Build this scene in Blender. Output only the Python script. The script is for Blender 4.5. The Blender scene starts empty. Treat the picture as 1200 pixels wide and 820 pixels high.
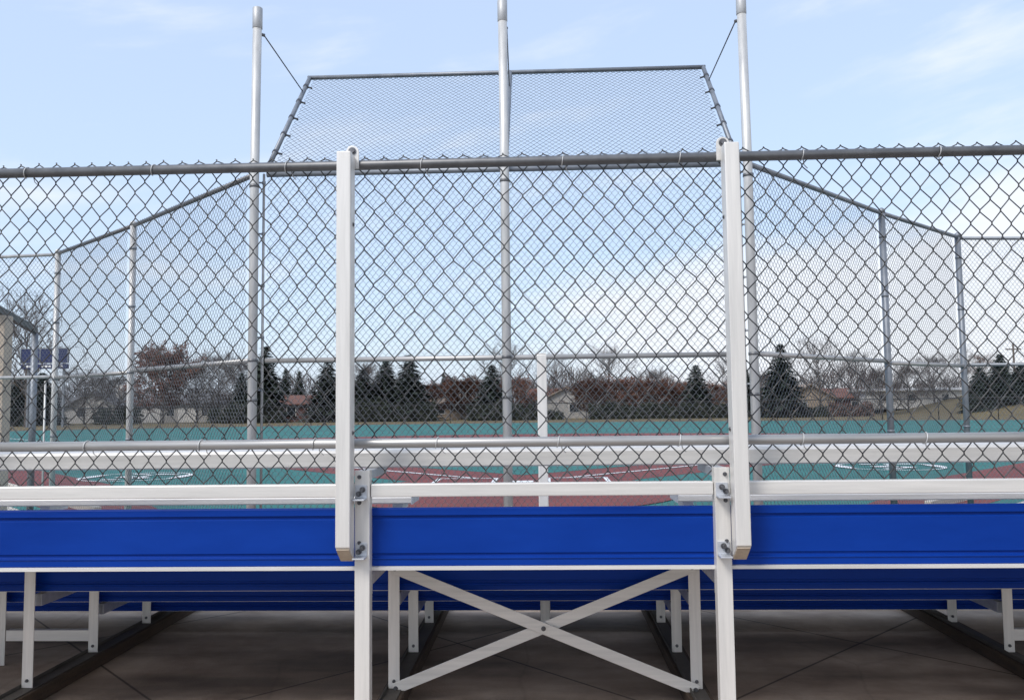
import bpy, math, random
import numpy as np
from mathutils import Vector, Matrix
R = math.radians
sc = bpy.context.scene
COL = sc.collection
random.seed(7)

# ------------------------------------------------------------------ camera
CAM = Vector((0, 0, 1.5))
F = 964.77                     # focal length in 1200-px units
def _basis():
    p, r, y = R(4.0), R(-.6639), R(2.2297)
    fw = Vector((-math.sin(y)*math.cos(p), math.cos(y)*math.cos(p), math.sin(p)))
    r0 = Vector((math.cos(y), math.sin(y), 0)); u0 = r0.cross(fw)
    return fw, r0*math.cos(r)+u0*math.sin(r), u0*math.cos(r)-r0*math.sin(r)
FW, RT, UP = _basis()
cd = bpy.data.cameras.new('camera'); cam = bpy.data.objects.new('camera', cd); COL.objects.link(cam)
m = Matrix.Identity(4)
for i in range(3):
    m[i][0], m[i][1], m[i][2], m[i][3] = RT[i], UP[i], -FW[i], CAM[i]
cam.matrix_world = m
cd.sensor_width = 36; cd.sensor_fit = 'HORIZONTAL'; cd.lens = F/1200*36
cd.clip_start = .05; cd.clip_end = 3000
cd.dof.use_dof = True; cd.dof.focus_distance = 4.2; cd.dof.aperture_fstop = 9
sc.camera = cam
def at(px, py, Y):
    d = FW + RT*((px-600)/F) - UP*((py-410)/F)
    return CAM + d*(Y/d.y)

# ------------------------------------------------------------------ materials
def mat(name, col, rough=.6, metal=0., noise=None, bump=None, spec=.5, col2=None, coord='Object'):
    """col -> col2 mixed by a noise of scale noise=(scale, detail, stretch)"""
    mt = bpy.data.materials.new(name); mt.use_nodes = True
    nt = mt.node_tree; b = nt.nodes['Principled BSDF']
    b.inputs['Base Color'].default_value = (*col, 1); b.inputs['Roughness'].default_value = rough
    b.inputs['Metallic'].default_value = metal; b.inputs['Specular IOR Level'].default_value = spec
    tc = nt.nodes.new('ShaderNodeTexCoord')
    if noise:
        mp = nt.nodes.new('ShaderNodeMapping'); mp.inputs['Scale'].default_value = noise[2] if len(noise) > 2 else (1, 1, 1)
        nt.links.new(tc.outputs[coord], mp.inputs[0])
        n = nt.nodes.new('ShaderNodeTexNoise'); n.inputs['Scale'].default_value = noise[0]; n.inputs['Detail'].default_value = noise[1]
        n.inputs['Roughness'].default_value = .62
        nt.links.new(mp.outputs[0], n.inputs['Vector'])
        cr = nt.nodes.new('ShaderNodeValToRGB'); cr.color_ramp.elements[0].position = .3; cr.color_ramp.elements[1].position = .7
        cr.color_ramp.elements[0].color = (*col, 1); cr.color_ramp.elements[1].color = (*(col2 or col), 1)
        nt.links.new(n.outputs['Fac'], cr.inputs[0]); nt.links.new(cr.outputs[0], b.inputs['Base Color'])
        mr = nt.nodes.new('ShaderNodeMapRange'); mr.inputs[3].default_value = max(.05, rough-.12); mr.inputs[4].default_value = min(1, rough+.12)
        nt.links.new(n.outputs['Fac'], mr.inputs[0]); nt.links.new(mr.outputs[0], b.inputs['Roughness'])
    if bump:
        n2 = nt.nodes.new('ShaderNodeTexNoise'); n2.inputs['Scale'].default_value = bump[0]; n2.inputs['Detail'].default_value = 6
        nt.links.new(tc.outputs[coord], n2.inputs['Vector'])
        bp = nt.nodes.new('ShaderNodeBump'); bp.inputs['Strength'].default_value = bump[1]; bp.inputs['Distance'].default_value = bump[2]
        nt.links.new(n2.outputs['Fac'], bp.inputs['Height']); nt.links.new(bp.outputs[0], b.inputs['Normal'])
    return mt

ALU = mat('aluminium', (.80, .775, .74), .40, .3, (3.5, 12, (.5, 9, 9)), (180, .05, .002), col2=(.60, .585, .56))
ALUR = mat('brushed aluminium', (.62, .64, .68), .38, .5, (3, 5, (.5, 8, 8)), col2=(.5, .52, .56))
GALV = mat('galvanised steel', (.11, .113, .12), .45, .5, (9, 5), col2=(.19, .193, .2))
GALVP = mat('galvanised pole', (.42, .425, .43), .48, .3, (7, 7, (1.5, 1.5, .3)), col2=(.68, .68, .67))
GALVD = mat('dark galvanised steel', (.17, .19, .22), .5, .5, (9, 5), col2=(.26, .28, .31))  # darker bluish galvanised tone: right wing posts, hood, clamps
WIRE = mat('galvanised wire', (.03, .03, .033), .42, .5, (14, 4), col2=(.095, .095, .095))
WIREF = mat('thin galvanised wire', (.11, .12, .14), .5, .4, (6, 4), col2=(.19, .205, .23))
BLUE = mat('royal blue powder coat', (.0008, .028, .225), .42, 0, (2.4, 9, (.5, 2, 2)), col2=(.002, .040, .30), spec=.15)
BOLT = mat('dark steel bolt', (.10, .10, .11), .4, .8, (40, 3), col2=(.18, .18, .19))
WOOD = mat('weathered timber', (.028, .019, .013), .85, 0, (8, 6, (6, .8, 6)), (60, .3, .01), col2=(.075, .048, .03))
TAN = mat('tan painted post', (.42, .35, .28), .7, 0, (4, 5), col2=(.52, .44, .36))
DKGRN = mat('dark green beam', (.02, .03, .03), .5, .2, (4, 4), col2=(.04, .05, .05))
CREAM = mat('cream cap', (.62, .53, .42), .6, 0, (20, 5), col2=(.46, .38, .30))
OFFWHITE = mat('off white siding', (.30, .29, .28), .7, 0, (1.5, 4), col2=(.40, .39, .37))  # off-white base colour for the distant houses
WHITEP = mat('white painted wall', (.55, .54, .53), .6, 0, (1.5, 4), col2=(.62, .61, .59))
TANW = mat('tan siding', (.25, .20, .155), .75, 0, (1.5, 4), col2=(.31, .255, .20))
BRICK = mat('dark red brick', (.075, .032, .030), .85, 0, (6, 5), col2=(.11, .05, .045))
GREYR = mat('grey shingles', (.09, .09, .095), .85, 0, (3, 6), col2=(.14, .14, .145))
REDR = mat('rust red shingles', (.11, .05, .038), .85, 0, (3, 6), col2=(.16, .075, .055))
TANR = mat('pale tan shingles', (.22, .175, .14), .85, 0, (3, 6), col2=(.28, .225, .18))
GLASS = mat('dark window glass', (.02, .025, .03), .08, 0)
BLACKF = mat('black coated steel', (.012, .012, .014), .5, .1)
SBLUE = mat('scoreboard blue', (.008, .016, .075), .4, 0, (.8, 3), col2=(.011, .022, .10))
WHITE = mat('white paint', (.78, .78, .78), .6, 0, (5, 4), col2=(.68, .69, .69))
BARK = mat('grey brown bark', (.075, .06, .052), .9, 0, (3, 4), col2=(.12, .10, .09))
TWIG = mat('grey brown twigs', (.070, .055, .050), .9, 0, (.5, 3), col2=(.115, .093, .087))
TWIGR = mat('reddish twigs', (.11, .065, .05), .9, 0, (.5, 3), col2=(.16, .10, .08))
NEEDLE = mat('spruce needles', (.006, .011, .009), .85, 0, (.5, 6), col2=(.028, .042, .028))
RUST = mat('rust brown leaves', (.085, .036, .024), .85, 0, (.6, 4), col2=(.15, .065, .042))
HEDGE = mat('dark juniper', (.012, .018, .010), .85, 0, (.7, 4), col2=(.035, .042, .024))
GALVL = mat('pale galvanised pipe', (.34, .34, .34), .4, .5, (9, 5, (.3, 3, 3)), col2=(.46, .45, .44))  # paler galvanised tone: lower rail, mid rails, frame tubes
CAPM = mat('galvanised sleeve', (.36, .37, .385), .5, .3, (8, 5), col2=(.50, .51, .52))
ALUV = mat('aluminium upright', (.80, .775, .74), .40, .3, (3.5, 12, (9, 9, .5)), (180, .05, .002), col2=(.62, .605, .58))
RUNNER = mat('dull dark runner', (.05, .045, .04), .7, .2, (6, 5), col2=(.11, .10, .09))
WOODP = mat('utility pole timber', (.07, .05, .04), .9, 0, (3, 4), col2=(.1, .08, .065))
TEAL = mat('turquoise rubber', (.008, .098, .092), .85, 0, (.5, 12), (300, .15, .004), col2=(.020, .155, .145))
RED = mat('brick red rubber', (.115, .022, .021), .85, 0, (.6, 12), (300, .15, .004), col2=(.185, .042, .038))
LINE = mat('white line paint', (.74, .75, .76), .7, 0, (3, 8), col2=(.60, .62, .63))
LEAFK = [NEEDLE]

def concrete():
    mt = mat('stained concrete', (.21, .150, .110), .85, 0, (2.1, 12), (90, .4, .006), col2=(.44, .350, .275))
    nt = mt.node_tree; b = nt.nodes['Principled BSDF']
    base = b.inputs['Base Color'].links[0].from_socket
    tc = nt.nodes.new('ShaderNodeTexCoord')
    # long stains
    n = nt.nodes.new('ShaderNodeTexNoise'); n.inputs['Scale'].default_value = .9; n.inputs['Detail'].default_value = 8
    mp = nt.nodes.new('ShaderNodeMapping'); mp.inputs['Scale'].default_value = (.6, 2.6, 1); mp.inputs['Rotation'].default_value = (0, 0, R(20))
    nt.links.new(tc.outputs['Object'], mp.inputs[0]); nt.links.new(mp.outputs[0], n.inputs['Vector'])
    mr = nt.nodes.new('ShaderNodeMapRange'); mr.inputs[1].default_value = .35; mr.inputs[2].default_value = .62; mr.inputs[3].default_value = .45; mr.inputs[4].default_value = 1.15
    nt.links.new(n.outputs['Fac'], mr.inputs[0])
    mx = nt.nodes.new('ShaderNodeVectorMath'); mx.operation = 'SCALE'
    nt.links.new(base, mx.inputs[0]); nt.links.new(mr.outputs[0], mx.inputs['Scale'])
    # cracks
    v = nt.nodes.new('ShaderNodeTexVoronoi'); v.feature = 'DISTANCE_TO_EDGE'; v.inputs['Scale'].default_value = .55
    n3 = nt.nodes.new('ShaderNodeTexNoise'); n3.inputs['Scale'].default_value = 2.; n3.inputs['Detail'].default_value = 6
    add = nt.nodes.new('ShaderNodeMixRGB'); add.inputs[0].default_value = .12
    nt.links.new(tc.outputs['Object'], n3.inputs['Vector']); nt.links.new(tc.outputs['Object'], add.inputs[1]); nt.links.new(n3.outputs['Color'], add.inputs[2])
    nt.links.new(add.outputs[0], v.inputs['Vector'])
    cr = nt.nodes.new('ShaderNodeMapRange'); cr.inputs[1].default_value = .0; cr.inputs[2].default_value = .006; cr.inputs[3].default_value = .86; cr.inputs[4].default_value = 1
    nt.links.new(v.outputs['Distance'], cr.inputs[0])
    # sawn joints on a 45 degree grid, 1.55 m apart
    mp2 = nt.nodes.new('ShaderNodeMapping'); mp2.inputs['Rotation'].default_value = (0, 0, R(45)); mp2.inputs['Location'].default_value = (.62, .2, 0)
    nt.links.new(tc.outputs['Object'], mp2.inputs[0])
    sx = nt.nodes.new('ShaderNodeSeparateXYZ'); nt.links.new(mp2.outputs[0], sx.inputs[0])
    last = cr.outputs[0]
    for k in (0, 1):
        pp = nt.nodes.new('ShaderNodeMath'); pp.operation = 'PINGPONG'; pp.inputs[1].default_value = .9
        nt.links.new(sx.outputs[k], pp.inputs[0])
        lt = nt.nodes.new('ShaderNodeMapRange'); lt.inputs[1].default_value = .004; lt.inputs[2].default_value = .010; lt.inputs[3].default_value = .3; lt.inputs[4].default_value = 1
        nt.links.new(pp.outputs[0], lt.inputs[0])
        mu = nt.nodes.new('ShaderNodeMath'); mu.operation = 'MULTIPLY'
        nt.links.new(last, mu.inputs[0]); nt.links.new(lt.outputs[0], mu.inputs[1]); last = mu.outputs[0]
    mx2 = nt.nodes.new('ShaderNodeVectorMath'); mx2.operation = 'SCALE'
    nt.links.new(mx.outputs[0], mx2.inputs[0]); nt.links.new(last, mx2.inputs['Scale'])
    nt.links.new(mx2.outputs[0], b.inputs['Base Color'])
    return mt
CONC = concrete()
PAD = mat('pale concrete', (.42, .38, .33), .85, 0, (1.5, 8), (90, .2, .004), col2=(.52, .48, .42))
DARKGND = mat('unseen ground', (.045, .045, .047), .9, 0, (3, 8), (120, .3, .004), col2=(.065, .064, .064))  # dark tone of the unseen ground added to cut bounce light
GRASS = mat('dormant grass', (.115, .085, .040), .95, 0, (.12, 10), (20, .6, .05), col2=(.17, .135, .062))
MESHF = mat('black chain link', (.012, .012, .014), .6)
def make_see_through(mt, frac):
    nt = mt.node_tree; b = nt.nodes['Principled BSDF']; out = nt.nodes['Material Output']
    tc = nt.nodes.new('ShaderNodeTexCoord'); mp = nt.nodes.new('ShaderNodeMapping'); mp.inputs['Rotation'].default_value = (0, R(45), 0)
    nt.links.new(tc.outputs['Object'], mp.inputs[0])
    s = nt.nodes.new('ShaderNodeSeparateXYZ'); nt.links.new(mp.outputs[0], s.inputs[0])
    outs = []
    for k in ('X', 'Z'):
        p = nt.nodes.new('ShaderNodeMath'); p.operation = 'PINGPONG'; p.inputs[1].default_value = .03; nt.links.new(s.outputs[k], p.inputs[0])
        g = nt.nodes.new('ShaderNodeMath'); g.operation = 'LESS_THAN'; g.inputs[1].default_value = .03*frac; nt.links.new(p.outputs[0], g.inputs[0]); outs.append(g.outputs[0])
    mx = nt.nodes.new('ShaderNodeMath'); mx.operation = 'MAXIMUM'; nt.links.new(outs[0], mx.inputs[0]); nt.links.new(outs[1], mx.inputs[1])
    tr = nt.nodes.new('ShaderNodeBsdfTransparent'); ms = nt.nodes.new('ShaderNodeMixShader')
    nt.links.new(mx.outputs[0], ms.inputs[0]); nt.links.new(tr.outputs[0], ms.inputs[1]); nt.links.new(b.outputs[0], ms.inputs[2])
    nt.links.new(ms.outputs[0], out.inputs['Surface'])
make_see_through(MESHF, .09)

# ------------------------------------------------------------------ mesh building
class MB:
    def __init__(s): s.v, s.f = [], []
    def add(s, vs, fs):
        o = len(s.v); s.v += [tuple(v) for v in vs]; s.f += [tuple(i+o for i in f) for f in fs]
    def box(s, x0, x1, y0, y1, z0, z1, M=None):
        vs = [Vector((x, y, z)) for x in (x0, x1) for y in (y0, y1) for z in (z0, z1)]
        if M is not None: vs = [M @ v for v in vs]
        s.add(vs, [(0, 1, 3, 2), (4, 6, 7, 5), (0, 4, 5, 1), (2, 3, 7, 6), (0, 2, 6, 4), (1, 5, 7, 3)])
    def tube(s, pts, r, n=10, caps=True):
        pts = [Vector(p) for p in pts]
        rs = r if isinstance(r, (list, tuple)) else [r]*len(pts)
        t0 = (pts[1]-pts[0]).normalized()
        a = t0.orthogonal().normalized()
        rings = []
        for i, p in enumerate(pts):
            t = (pts[min(i+1, len(pts)-1)]-pts[max(i-1, 0)])
            if t.length < 1e-9: t = t0
            t.normalize()
            a = (a-t*a.dot(t))
            a = a.normalized() if a.length > 1e-6 else t.orthogonal().normalized()
            b = t.cross(a)
            rings.append([p+(a*math.cos(2*math.pi*k/n)+b*math.sin(2*math.pi*k/n))*rs[i] for k in range(n)])
        vs = [v for r_ in rings for v in r_]
        fs = [(i*n+k, i*n+(k+1) % n, (i+1)*n+(k+1) % n, (i+1)*n+k) for i in range(len(pts)-1) for k in range(n)]
        if caps: fs += [tuple(range(n-1, -1, -1)), tuple((len(pts)-1)*n+k for k in range(n))]
        s.add(vs, fs)
    def prism_x(s, prof, x0, x1):
        """closed (y, z) profile swept along X"""
        n = len(prof)
        vs = [(x0, y, z) for y, z in prof]+[(x1, y, z) for y, z in prof]
        s.add(vs, [(i, (i+1) % n, n+(i+1) % n, n+i) for i in range(n)]+[tuple(range(n-1, -1, -1)), tuple(range(n, 2*n))])
    def poly(s, pts, z): s.add([(x, y, z) for x, y in pts], [tuple(range(len(pts)))])
    def build(s, name, mt, parent=None, smooth=False, bevel=0, loc=None):
        me = bpy.data.meshes.new(name); me.from_pydata(s.v, [], s.f); me.update()
        me.materials.append(mt)
        if smooth: me.polygons.foreach_set('use_smooth', [True]*len(me.polygons))
        o = bpy.data.objects.new(name, me); COL.objects.link(o)
        if parent: o.parent = parent
        if loc is not None: o.location = loc
        if bevel:
            b = o.modifiers.new('bevel', 'BEVEL'); b.width = bevel; b.segments = 2; b.limit_method = 'ANGLE'; b.angle_limit = R(50)
        if smooth and bevel == 0:
            pass
        return o
def tag(o, label=None, cat=None, group=None, kind=None):
    if label: o['label'] = label
    if cat: o['category'] = cat
    if group: o['group'] = group
    if kind: o['kind'] = kind
    return o
def empty(name, loc, label, cat, group=None, rz=0):
    o = bpy.data.objects.new(name, None); COL.objects.link(o); o.location = loc; o.rotation_euler.z = rz; o.empty_display_size = .2
    return tag(o, label, cat, group)
def tube_ob(name, pts, r, mt, parent, n=14):
    b = MB(); b.tube(pts, r, n); o = b.build(name, mt, parent)
    me = o.data
    me.polygons.foreach_set('use_smooth', [len(p.vertices) == 4 for p in me.polygons]); return o
def bar(mb, p0, p1, w, d, up=Vector((0, 1, 0))):
    """rectangular bar from p0 to p1: w across, d along 'up'"""
    p0, p1 = Vector(p0), Vector(p1); t = (p1-p0); L = t.length; t.normalize()
    u = (up-t*up.dot(t)).normalized(); s_ = t.cross(u)
    M = Matrix(((t.x, s_.x, u.x, p0.x), (t.y, s_.y, u.y, p0.y), (t.z, s_.z, u.z, p0.z), (0, 0, 0, 1)))
    mb.box(0, L, -w/2, w/2, -d/2, d/2, M)
def bolt_ob(c, axis, r, parent, L=.012):
    b = MB(); c = Vector(c); a = Vector(axis).normalized()
    b.tube([c, c+a*L*.35], r*1.6, 12); b.tube([c+a*L*.35, c+a*L], r, 6)
    return b.build('bolt', BOLT, parent)

def chain(name, org, u, v, nrm, cols, dh, nh, r, weave, mt, parent, sides=4, tips=True, wob=0., seed=1):
    """woven chain-link: every wire zigzags between two neighbouring columns.
    cols: node columns along u (half a diamond apart); dh: diamond height; nh: half diamonds up; even columns have the top tips"""
    rng = np.random.default_rng(seed)
    org, u, v, nrm = (np.array(a, float) for a in (org, u, v, nrm))
    V, Fc, base = [], [], 0
    hh = dh/2; nc = len(cols)
    du = rng.normal(0, wob, (nc, nh+2)); dv = rng.normal(0, wob, (nc, nh+2))
    for i in range(nc-1):
        P = []
        side = 0 if (i % 2 == 0) else 1      # which column the TOP node is on (the even one)
        k = 0
        for j in range(nh+1):                # j counts down from the top
            c = i+((j+side) % 2)
            o_ = i+((j+side+1) % 2)
            uu = cols[c]+du[c, j]; oo = cols[o_]
            sg = 1 if oo < cols[c] else -1   # this node is the right (+) or left (-) extreme
            z = -j*hh+dv[c, j]-(r*7.5 if j == 0 else 0)
            e = sg*r*.55
            bend = .16
            if j > 0: P.append((uu+(oo-uu)*bend*.55, z+hh*bend, weave*sg*(-1)))
            P.append((uu+e, z, 0.))
            if j < nh: P.append((uu+(oo-uu)*bend*.55, z-hh*bend, weave*sg))
        P = np.array(P)
        if tips:                              # short twisted barb above the top node
            P = np.vstack([[P[0][0]+r*.3, P[0][1]+r*2.2, 0], P])
        T = np.gradient(P, axis=0); T /= np.linalg.norm(T, axis=1)[:, None]
        N = np.tile([0., 0, 1.], (len(P), 1)); N -= T*(T*N).sum(1)[:, None]; N /= np.linalg.norm(N, axis=1)[:, None]
        B = np.cross(T, N)
        ang = np.arange(sides)/sides*2*np.pi+.4
        ring = P[:, None, :]+r*(np.cos(ang)[None, :, None]*N[:, None, :]+np.sin(ang)[None, :, None]*B[:, None, :])
        W = org+ring[..., :1]*u+ring[..., 1:2]*v+ring[..., 2:]*nrm
        n = len(P); V.append(W.reshape(-1, 3))
        idx = base+np.arange(n*sides).reshape(n, sides)
        a, b_ = idx[:-1], idx[1:]
        Fc.append(np.stack([a, np.roll(a, -1, 1), np.roll(b_, -1, 1), b_], -1).reshape(-1, 4))
        base += n*sides
    V = np.vstack(V); Fc = np.vstack(Fc)
    me = bpy.data.meshes.new(name); me.vertices.add(len(V)); me.vertices.foreach_set('co', V.ravel())
    me.loops.add(Fc.size); me.loops.foreach_set('vertex_index', Fc.ravel().astype(np.int32))
    me.polygons.add(len(Fc)); me.polygons.foreach_set('loop_start', np.arange(0, Fc.size, 4, dtype=np.int32))
    me.update(calc_edges=True); me.validate()
    me.polygons.foreach_set('use_smooth', [True]*len(me.polygons))
    me.materials.append(mt)
    o = bpy.data.objects.new(name, me); COL.objects.link(o)
    if parent: o.parent = parent
    return o
def panel(name, a, b, z0, z1, mt, parent, dw=.0545, dh=.067, r=.0020, seed=1, off=0., tips=True, slope=None):
    """chain-link panel between ground points a and b (or along slope vector v)"""
    a, b = Vector(a), Vector(b); u = (b-a); L = u.length; u.normalize()
    v = Vector(slope).normalized() if slope is not None else Vector((0, 0, 1)); n = u.cross(v).normalized()
    H = (z1-z0); nh = int(H/(dh/2)); nc = int(L/(dw/2))
    cols = [k*L/nc for k in range(nc+1)]
    org = a+v*H+n*off
    if slope is None: org = Vector((a.x, a.y, z1))+n*off
    return chain(name, org, u, v, n, cols, dh, nh, r, .0025, mt, parent, 3, tips, .0012, seed)

# ------------------------------------------------------------------ ground
def hill(x, y):
    t = max(0, min(1, (x-44)/22)); t = t*t*(3-2*t)
    s = max(0, min(1, (y-66)/28)); s = s*s*(3-2*s)
    return 3.7*t*s
b = MB(); xs = [-900, -400, -200, -120, -80, -50, -30, -10, 10, 25, 30, 34, 38, 42, 46, 50, 54, 58, 62, 70, 80, 100, 150, 300, 900]
ys = [-300, -60, -20, 0, 20, 50, 62, 68, 74, 80, 86, 92, 98, 104, 120, 160, 300, 800, 1800]
for y in ys:
    for x in xs: b.v.append((x, y, hill(x, y)-.012))
nx = len(xs)
for j in range(len(ys)-1):
    for i in range(nx-1): b.f.append((j*nx+i, j*nx+i+1, (j+1)*nx+i+1, (j+1)*nx+i))
tag(b.build('ground', GRASS, smooth=True), 'dormant brown grass ground beyond the ball field', 'ground', kind='structure')
HX, HY = -.5, 16.6           # home plate
def struct(name, polys, z, mt, label, cat):
    b = MB()
    for p in polys: b.poly(p, z)
    return tag(b.build(name, mt), label, cat, kind='structure')
struct('concrete_pad', [[(-14, .5), (14, .5), (14, 8.0), (-14, 8.0)]], -.004, CONC, 'stained brown concrete pad under the bleacher', 'pavement')
struct('unseen_dark_ground', [[(-60, -60), (60, -60), (60, .48), (-60, .48)]], -.004, DARKGND, 'dark asphalt added behind the camera to cut bounce light', 'pavement')  # unseen, added to lower the light bounced under the bleacher
# turquoise field out to a maroon warning strip
def arc(cx, cy, r, a0, a1, n=48): return [(cx+r*math.cos(R(a0+(a1-a0)*k/n)), cy+r*math.sin(R(a0+(a1-a0)*k/n))) for k in range(n+1)]
OUT = [(-14, 8.03), (14, 8.03)]+arc(-2, -2, 83.2, 42, 138)
struct('warning_strip', [[(-16, 8.03), (16, 8.03)]+arc(-2, -2, 84.6, 41, 139)], -.004, RED, 'brick red strip edging the turquoise field', 'ground')
struct('ball_field', [OUT], .0, TEAL, 'turquoise rubber surface of the ball field', 'field')
# red infield sector with base paths, home circle and side strips
a_in = arc(HX, HY+.9, 29.2, 41.5, 138.5)
s45 = math.sqrt(.5)
off = 1.3
struct('red_infield', [[(HX+off*s45+.2, HY-off*s45+.2)]+a_in+[(HX-off*s45-.2, HY-off*s45+.2)]], .004, RED, 'brick red rubber infield and base paths', 'field')
ins = 1.25
d45 = 18.6
struct('turquoise_infield', [[(HX, HY+ins*1.45), (HX+(d45-ins)*s45, HY+(d45+ins*.6)*s45), (HX, HY+2*d45*s45-ins), (HX-(d45-ins)*s45, HY+(d45+ins*.6)*s45)]], .008, TEAL, 'turquoise infield diamond between the red base paths', 'field')
struct('home_circle', [arc(-.6, 14.9, 3.05, 0, 360)], .012, RED, 'brick red circle around home plate', 'field')
for sx, nm in ((1, 'right'), (-1, 'left')):
    f = lambda x, y: (-.6+sx*(x+.6), y)
    struct('red_track', [[f(4.7, 12.5), f(4.9, 11.4), f(5.4, 11.4), f(9.3, 15.5), f(30, 36.2), f(28.2, 37.6), f(7.8, 16.9)][::sx]], .004, RED, f'brick red track beside the {nm} dugout pad', 'path')
    struct('dugout_pad', [[f(5.85, 11.5), f(13, 11.5), f(17.5, 16), f(17.5, 23.0)][::sx]], .008, PAD, f'pale concrete dugout pad on the {nm} side', 'pavement')
    b = MB(); p = [Vector((*f(5.42, 12.05), 0)), Vector((*f(6.9, 13.55), 0)), Vector((*f(15, 21.65), 0))]
    bar(b, p[0]+Vector((0, 0, .05)), p[2]+Vector((0, 0, .05)), .1, .12, Vector((0, 0, 1)))
    tag(b.build('kerb', PAD, bevel=.01), f'pale concrete kerb along the {nm} dugout pad', 'kerb', kind='structure')
# markings
b = MB()
def stripe(b, p, q, w, z=.018):
    p, q = Vector(p), Vector(q); t = (q-p).normalized(); n = Vector((-t.y, t.x))*w/2
    b.poly([p+n, p-n, q-n, q+n], z)
for s_ in (1, -1):
    stripe(b, (HX+s_*1.0, HY+1.0), (HX+s_*43, HY+43), .11)
    stripe(b, (HX+s_*.55, HY-.75), (HX+s_*.55, HY+.9), .09); stripe(b, (HX+s_*1.75, HY-.75), (HX+s_*1.75, HY+.9), .09)
    stripe(b, (HX+s_*.5, HY-.79), (HX+s_*1.8, HY-.79), .09); stripe(b, (HX+s_*.5, HY+.94), (HX+s_*1.8, HY+.94), .09)
b.poly([(HX-.25, HY+.3), (HX-.25, HY), (HX, HY-.28), (HX+.25, HY), (HX+.25, HY+.3)], .018)
tag(b.build('field_lines', LINE), 'white painted foul lines and batter boxes on red rubber', 'field marking', kind='structure')
for cx, cy, nm in ((8.12, 19.95, 'right'), (-9.42, 18.75, 'left')):
    b = MB(); n = 56
    for k in range(n):
        a0, a1 = 2*math.pi*k/n, 2*math.pi*(k+1)/n
        q = []
        for a, rr in ((a0, 1.22), (a1, 1.22)):
            q.append((cx+rr*math.cos(a), cy+rr*math.sin(a)))
        for a in (a1, a0):
            ww = .07+.22*max(0, abs(math.cos(a))-.86)/.14
            q.append((cx+(1.22-ww)*math.cos(a), cy+(1.22-ww)*math.sin(a)))
        b.poly(q, .018)
    for p, q, w in (((-.42, .7), (-.02, .7), .2), ((-.42, -.05), (-.02, -.05), .34), ((-.42, -.75), (-.02, -.75), .2), ((.13, .7), (.75, .55), .16), ((.13, .5), (.13, -.6), .1), ((.13, -.2), (.4, -.45), .3)):
        stripe(b, (cx+p[0], cy+p[1]), (cx+q[0], cy+q[1]), w)
    tag(b.build('on_deck_circle', LINE), f'white painted on-deck circle with emblem, {nm} of home plate', 'field marking', kind='structure')

# ------------------------------------------------------------------ bleacher
BL = empty('bleacher', (0, 3.57, 0), 'aluminium bleacher seen from behind, royal blue back panel and chain-link guardrail', 'bleacher')
BL_INV = Vector((0, -3.57, 0))
def bpart(o):
    o.parent = BL; o.matrix_parent_inverse = Matrix.Translation(BL_INV); return o
X0, X1 = -4.5, 4.4
FRX = (-2.71, -.79, .745, 2.63)
# seats: hollow plank profile, bullnose, ribbed top
def seat(x0, x1, y, z, d=.235, h=.075):
    pr = [(y+.006, z-h), (y, z-h+.006), (y, z-.012), (y+.010, z)]
    k = 9
    for i in range(k):
        ya = y+.018+(d-.036)*i/k; pr += [(ya, z), (ya+.004, z-.002), (ya+.010, z-.002), (ya+.014, z)]
    pr += [(y+d-.010, z), (y+d, z-.012), (y+d, z-h+.006), (y+d-.006, z-h)]
    b = MB(); b.prism_x(pr[::-1], x0, x1); return bpart(b.build('seat_plank', ALU, bevel=0))
seat(X0, X1, 3.735, 1.313, h=.077)
for x0, x1 in ((X0, -.70), (.675, X1)):
    s_ = seat(x0, x1, 4.31, 1.049, h=.042)
    b = MB(); 
    xe = x1 if x0 < -2 else x0
    b.box(xe-.003, xe+.003, 4.308, 4.547, 1.003, 1.051); b.build('end_cap', ALUR, s_)
    seat(x0, x1, 4.95, .855, h=.045); seat(x0, x1, 5.60, .64, h=.045)
# footboards
def footboard(y, z, d=.58, lip=.020):
    pr = [(y, z-lip), (y, z), (y+.01, z+.004)]
    for i in range(12):
        ya = y+.02+(d-.04)*i/12; pr += [(ya, z+.004), (ya+.006, z+.001), (ya+.018, z+.001), (ya+.024, z+.004)]
    pr += [(y+d-.01, z+.004), (y+d, z), (y+d, z-lip)]
    b = MB(); b.prism_x(pr[::-1], X0, X1); return bpart(b.build('footboard', ALU))
footboard(3.594, .818, .69, .013); footboard(4.366, .571, .56); footboard(4.988, .374, .58); footboard(5.646, .160, .44)
# blue panels with pressed ribs
def riser(y, z0, z1, mt=BLUE):
    h = z1-z0; t = .030
    pr = [(y, z0), (y, z0+.10*h), (y-.004, z0+.125*h), (y-.004, z0+.145*h), (y+.008, z0+.155*h), (y+.008, z0+.205*h), (y+.001, z0+.215*h),
          (y+.001, z0+.80*h), (y+.008, z0+.815*h), (y+.008, z0+.855*h),
          (y-.004, z0+.865*h), (y-.004, z0+.975*h), (y, z1), (y+.010, z1), (y+.010, z1-.02), (y+.0125, z0+.86*h), (y+.0125, z0)]
    b = MB(); b.prism_x(pr, X0, X1); return bpart(b.build('riser_panel', mt, bevel=.0015))
riser(3.600, .8225, 1.072)
riser(4.35, .556, .79); riser(4.972, .359, .54); riser(5.63, .145, .343)
# rear channel below the seat
for xa, xb in ((X0, -2.745), (-2.675, -.83), (-.755, .71), (.775, 2.595), (2.665, X1)):
    b = MB(); b.box(xa, xb, 3.555, 3.600, 1.122, 1.178); bpart(b.build('rear_channel', ALU, bevel=.004))
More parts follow.
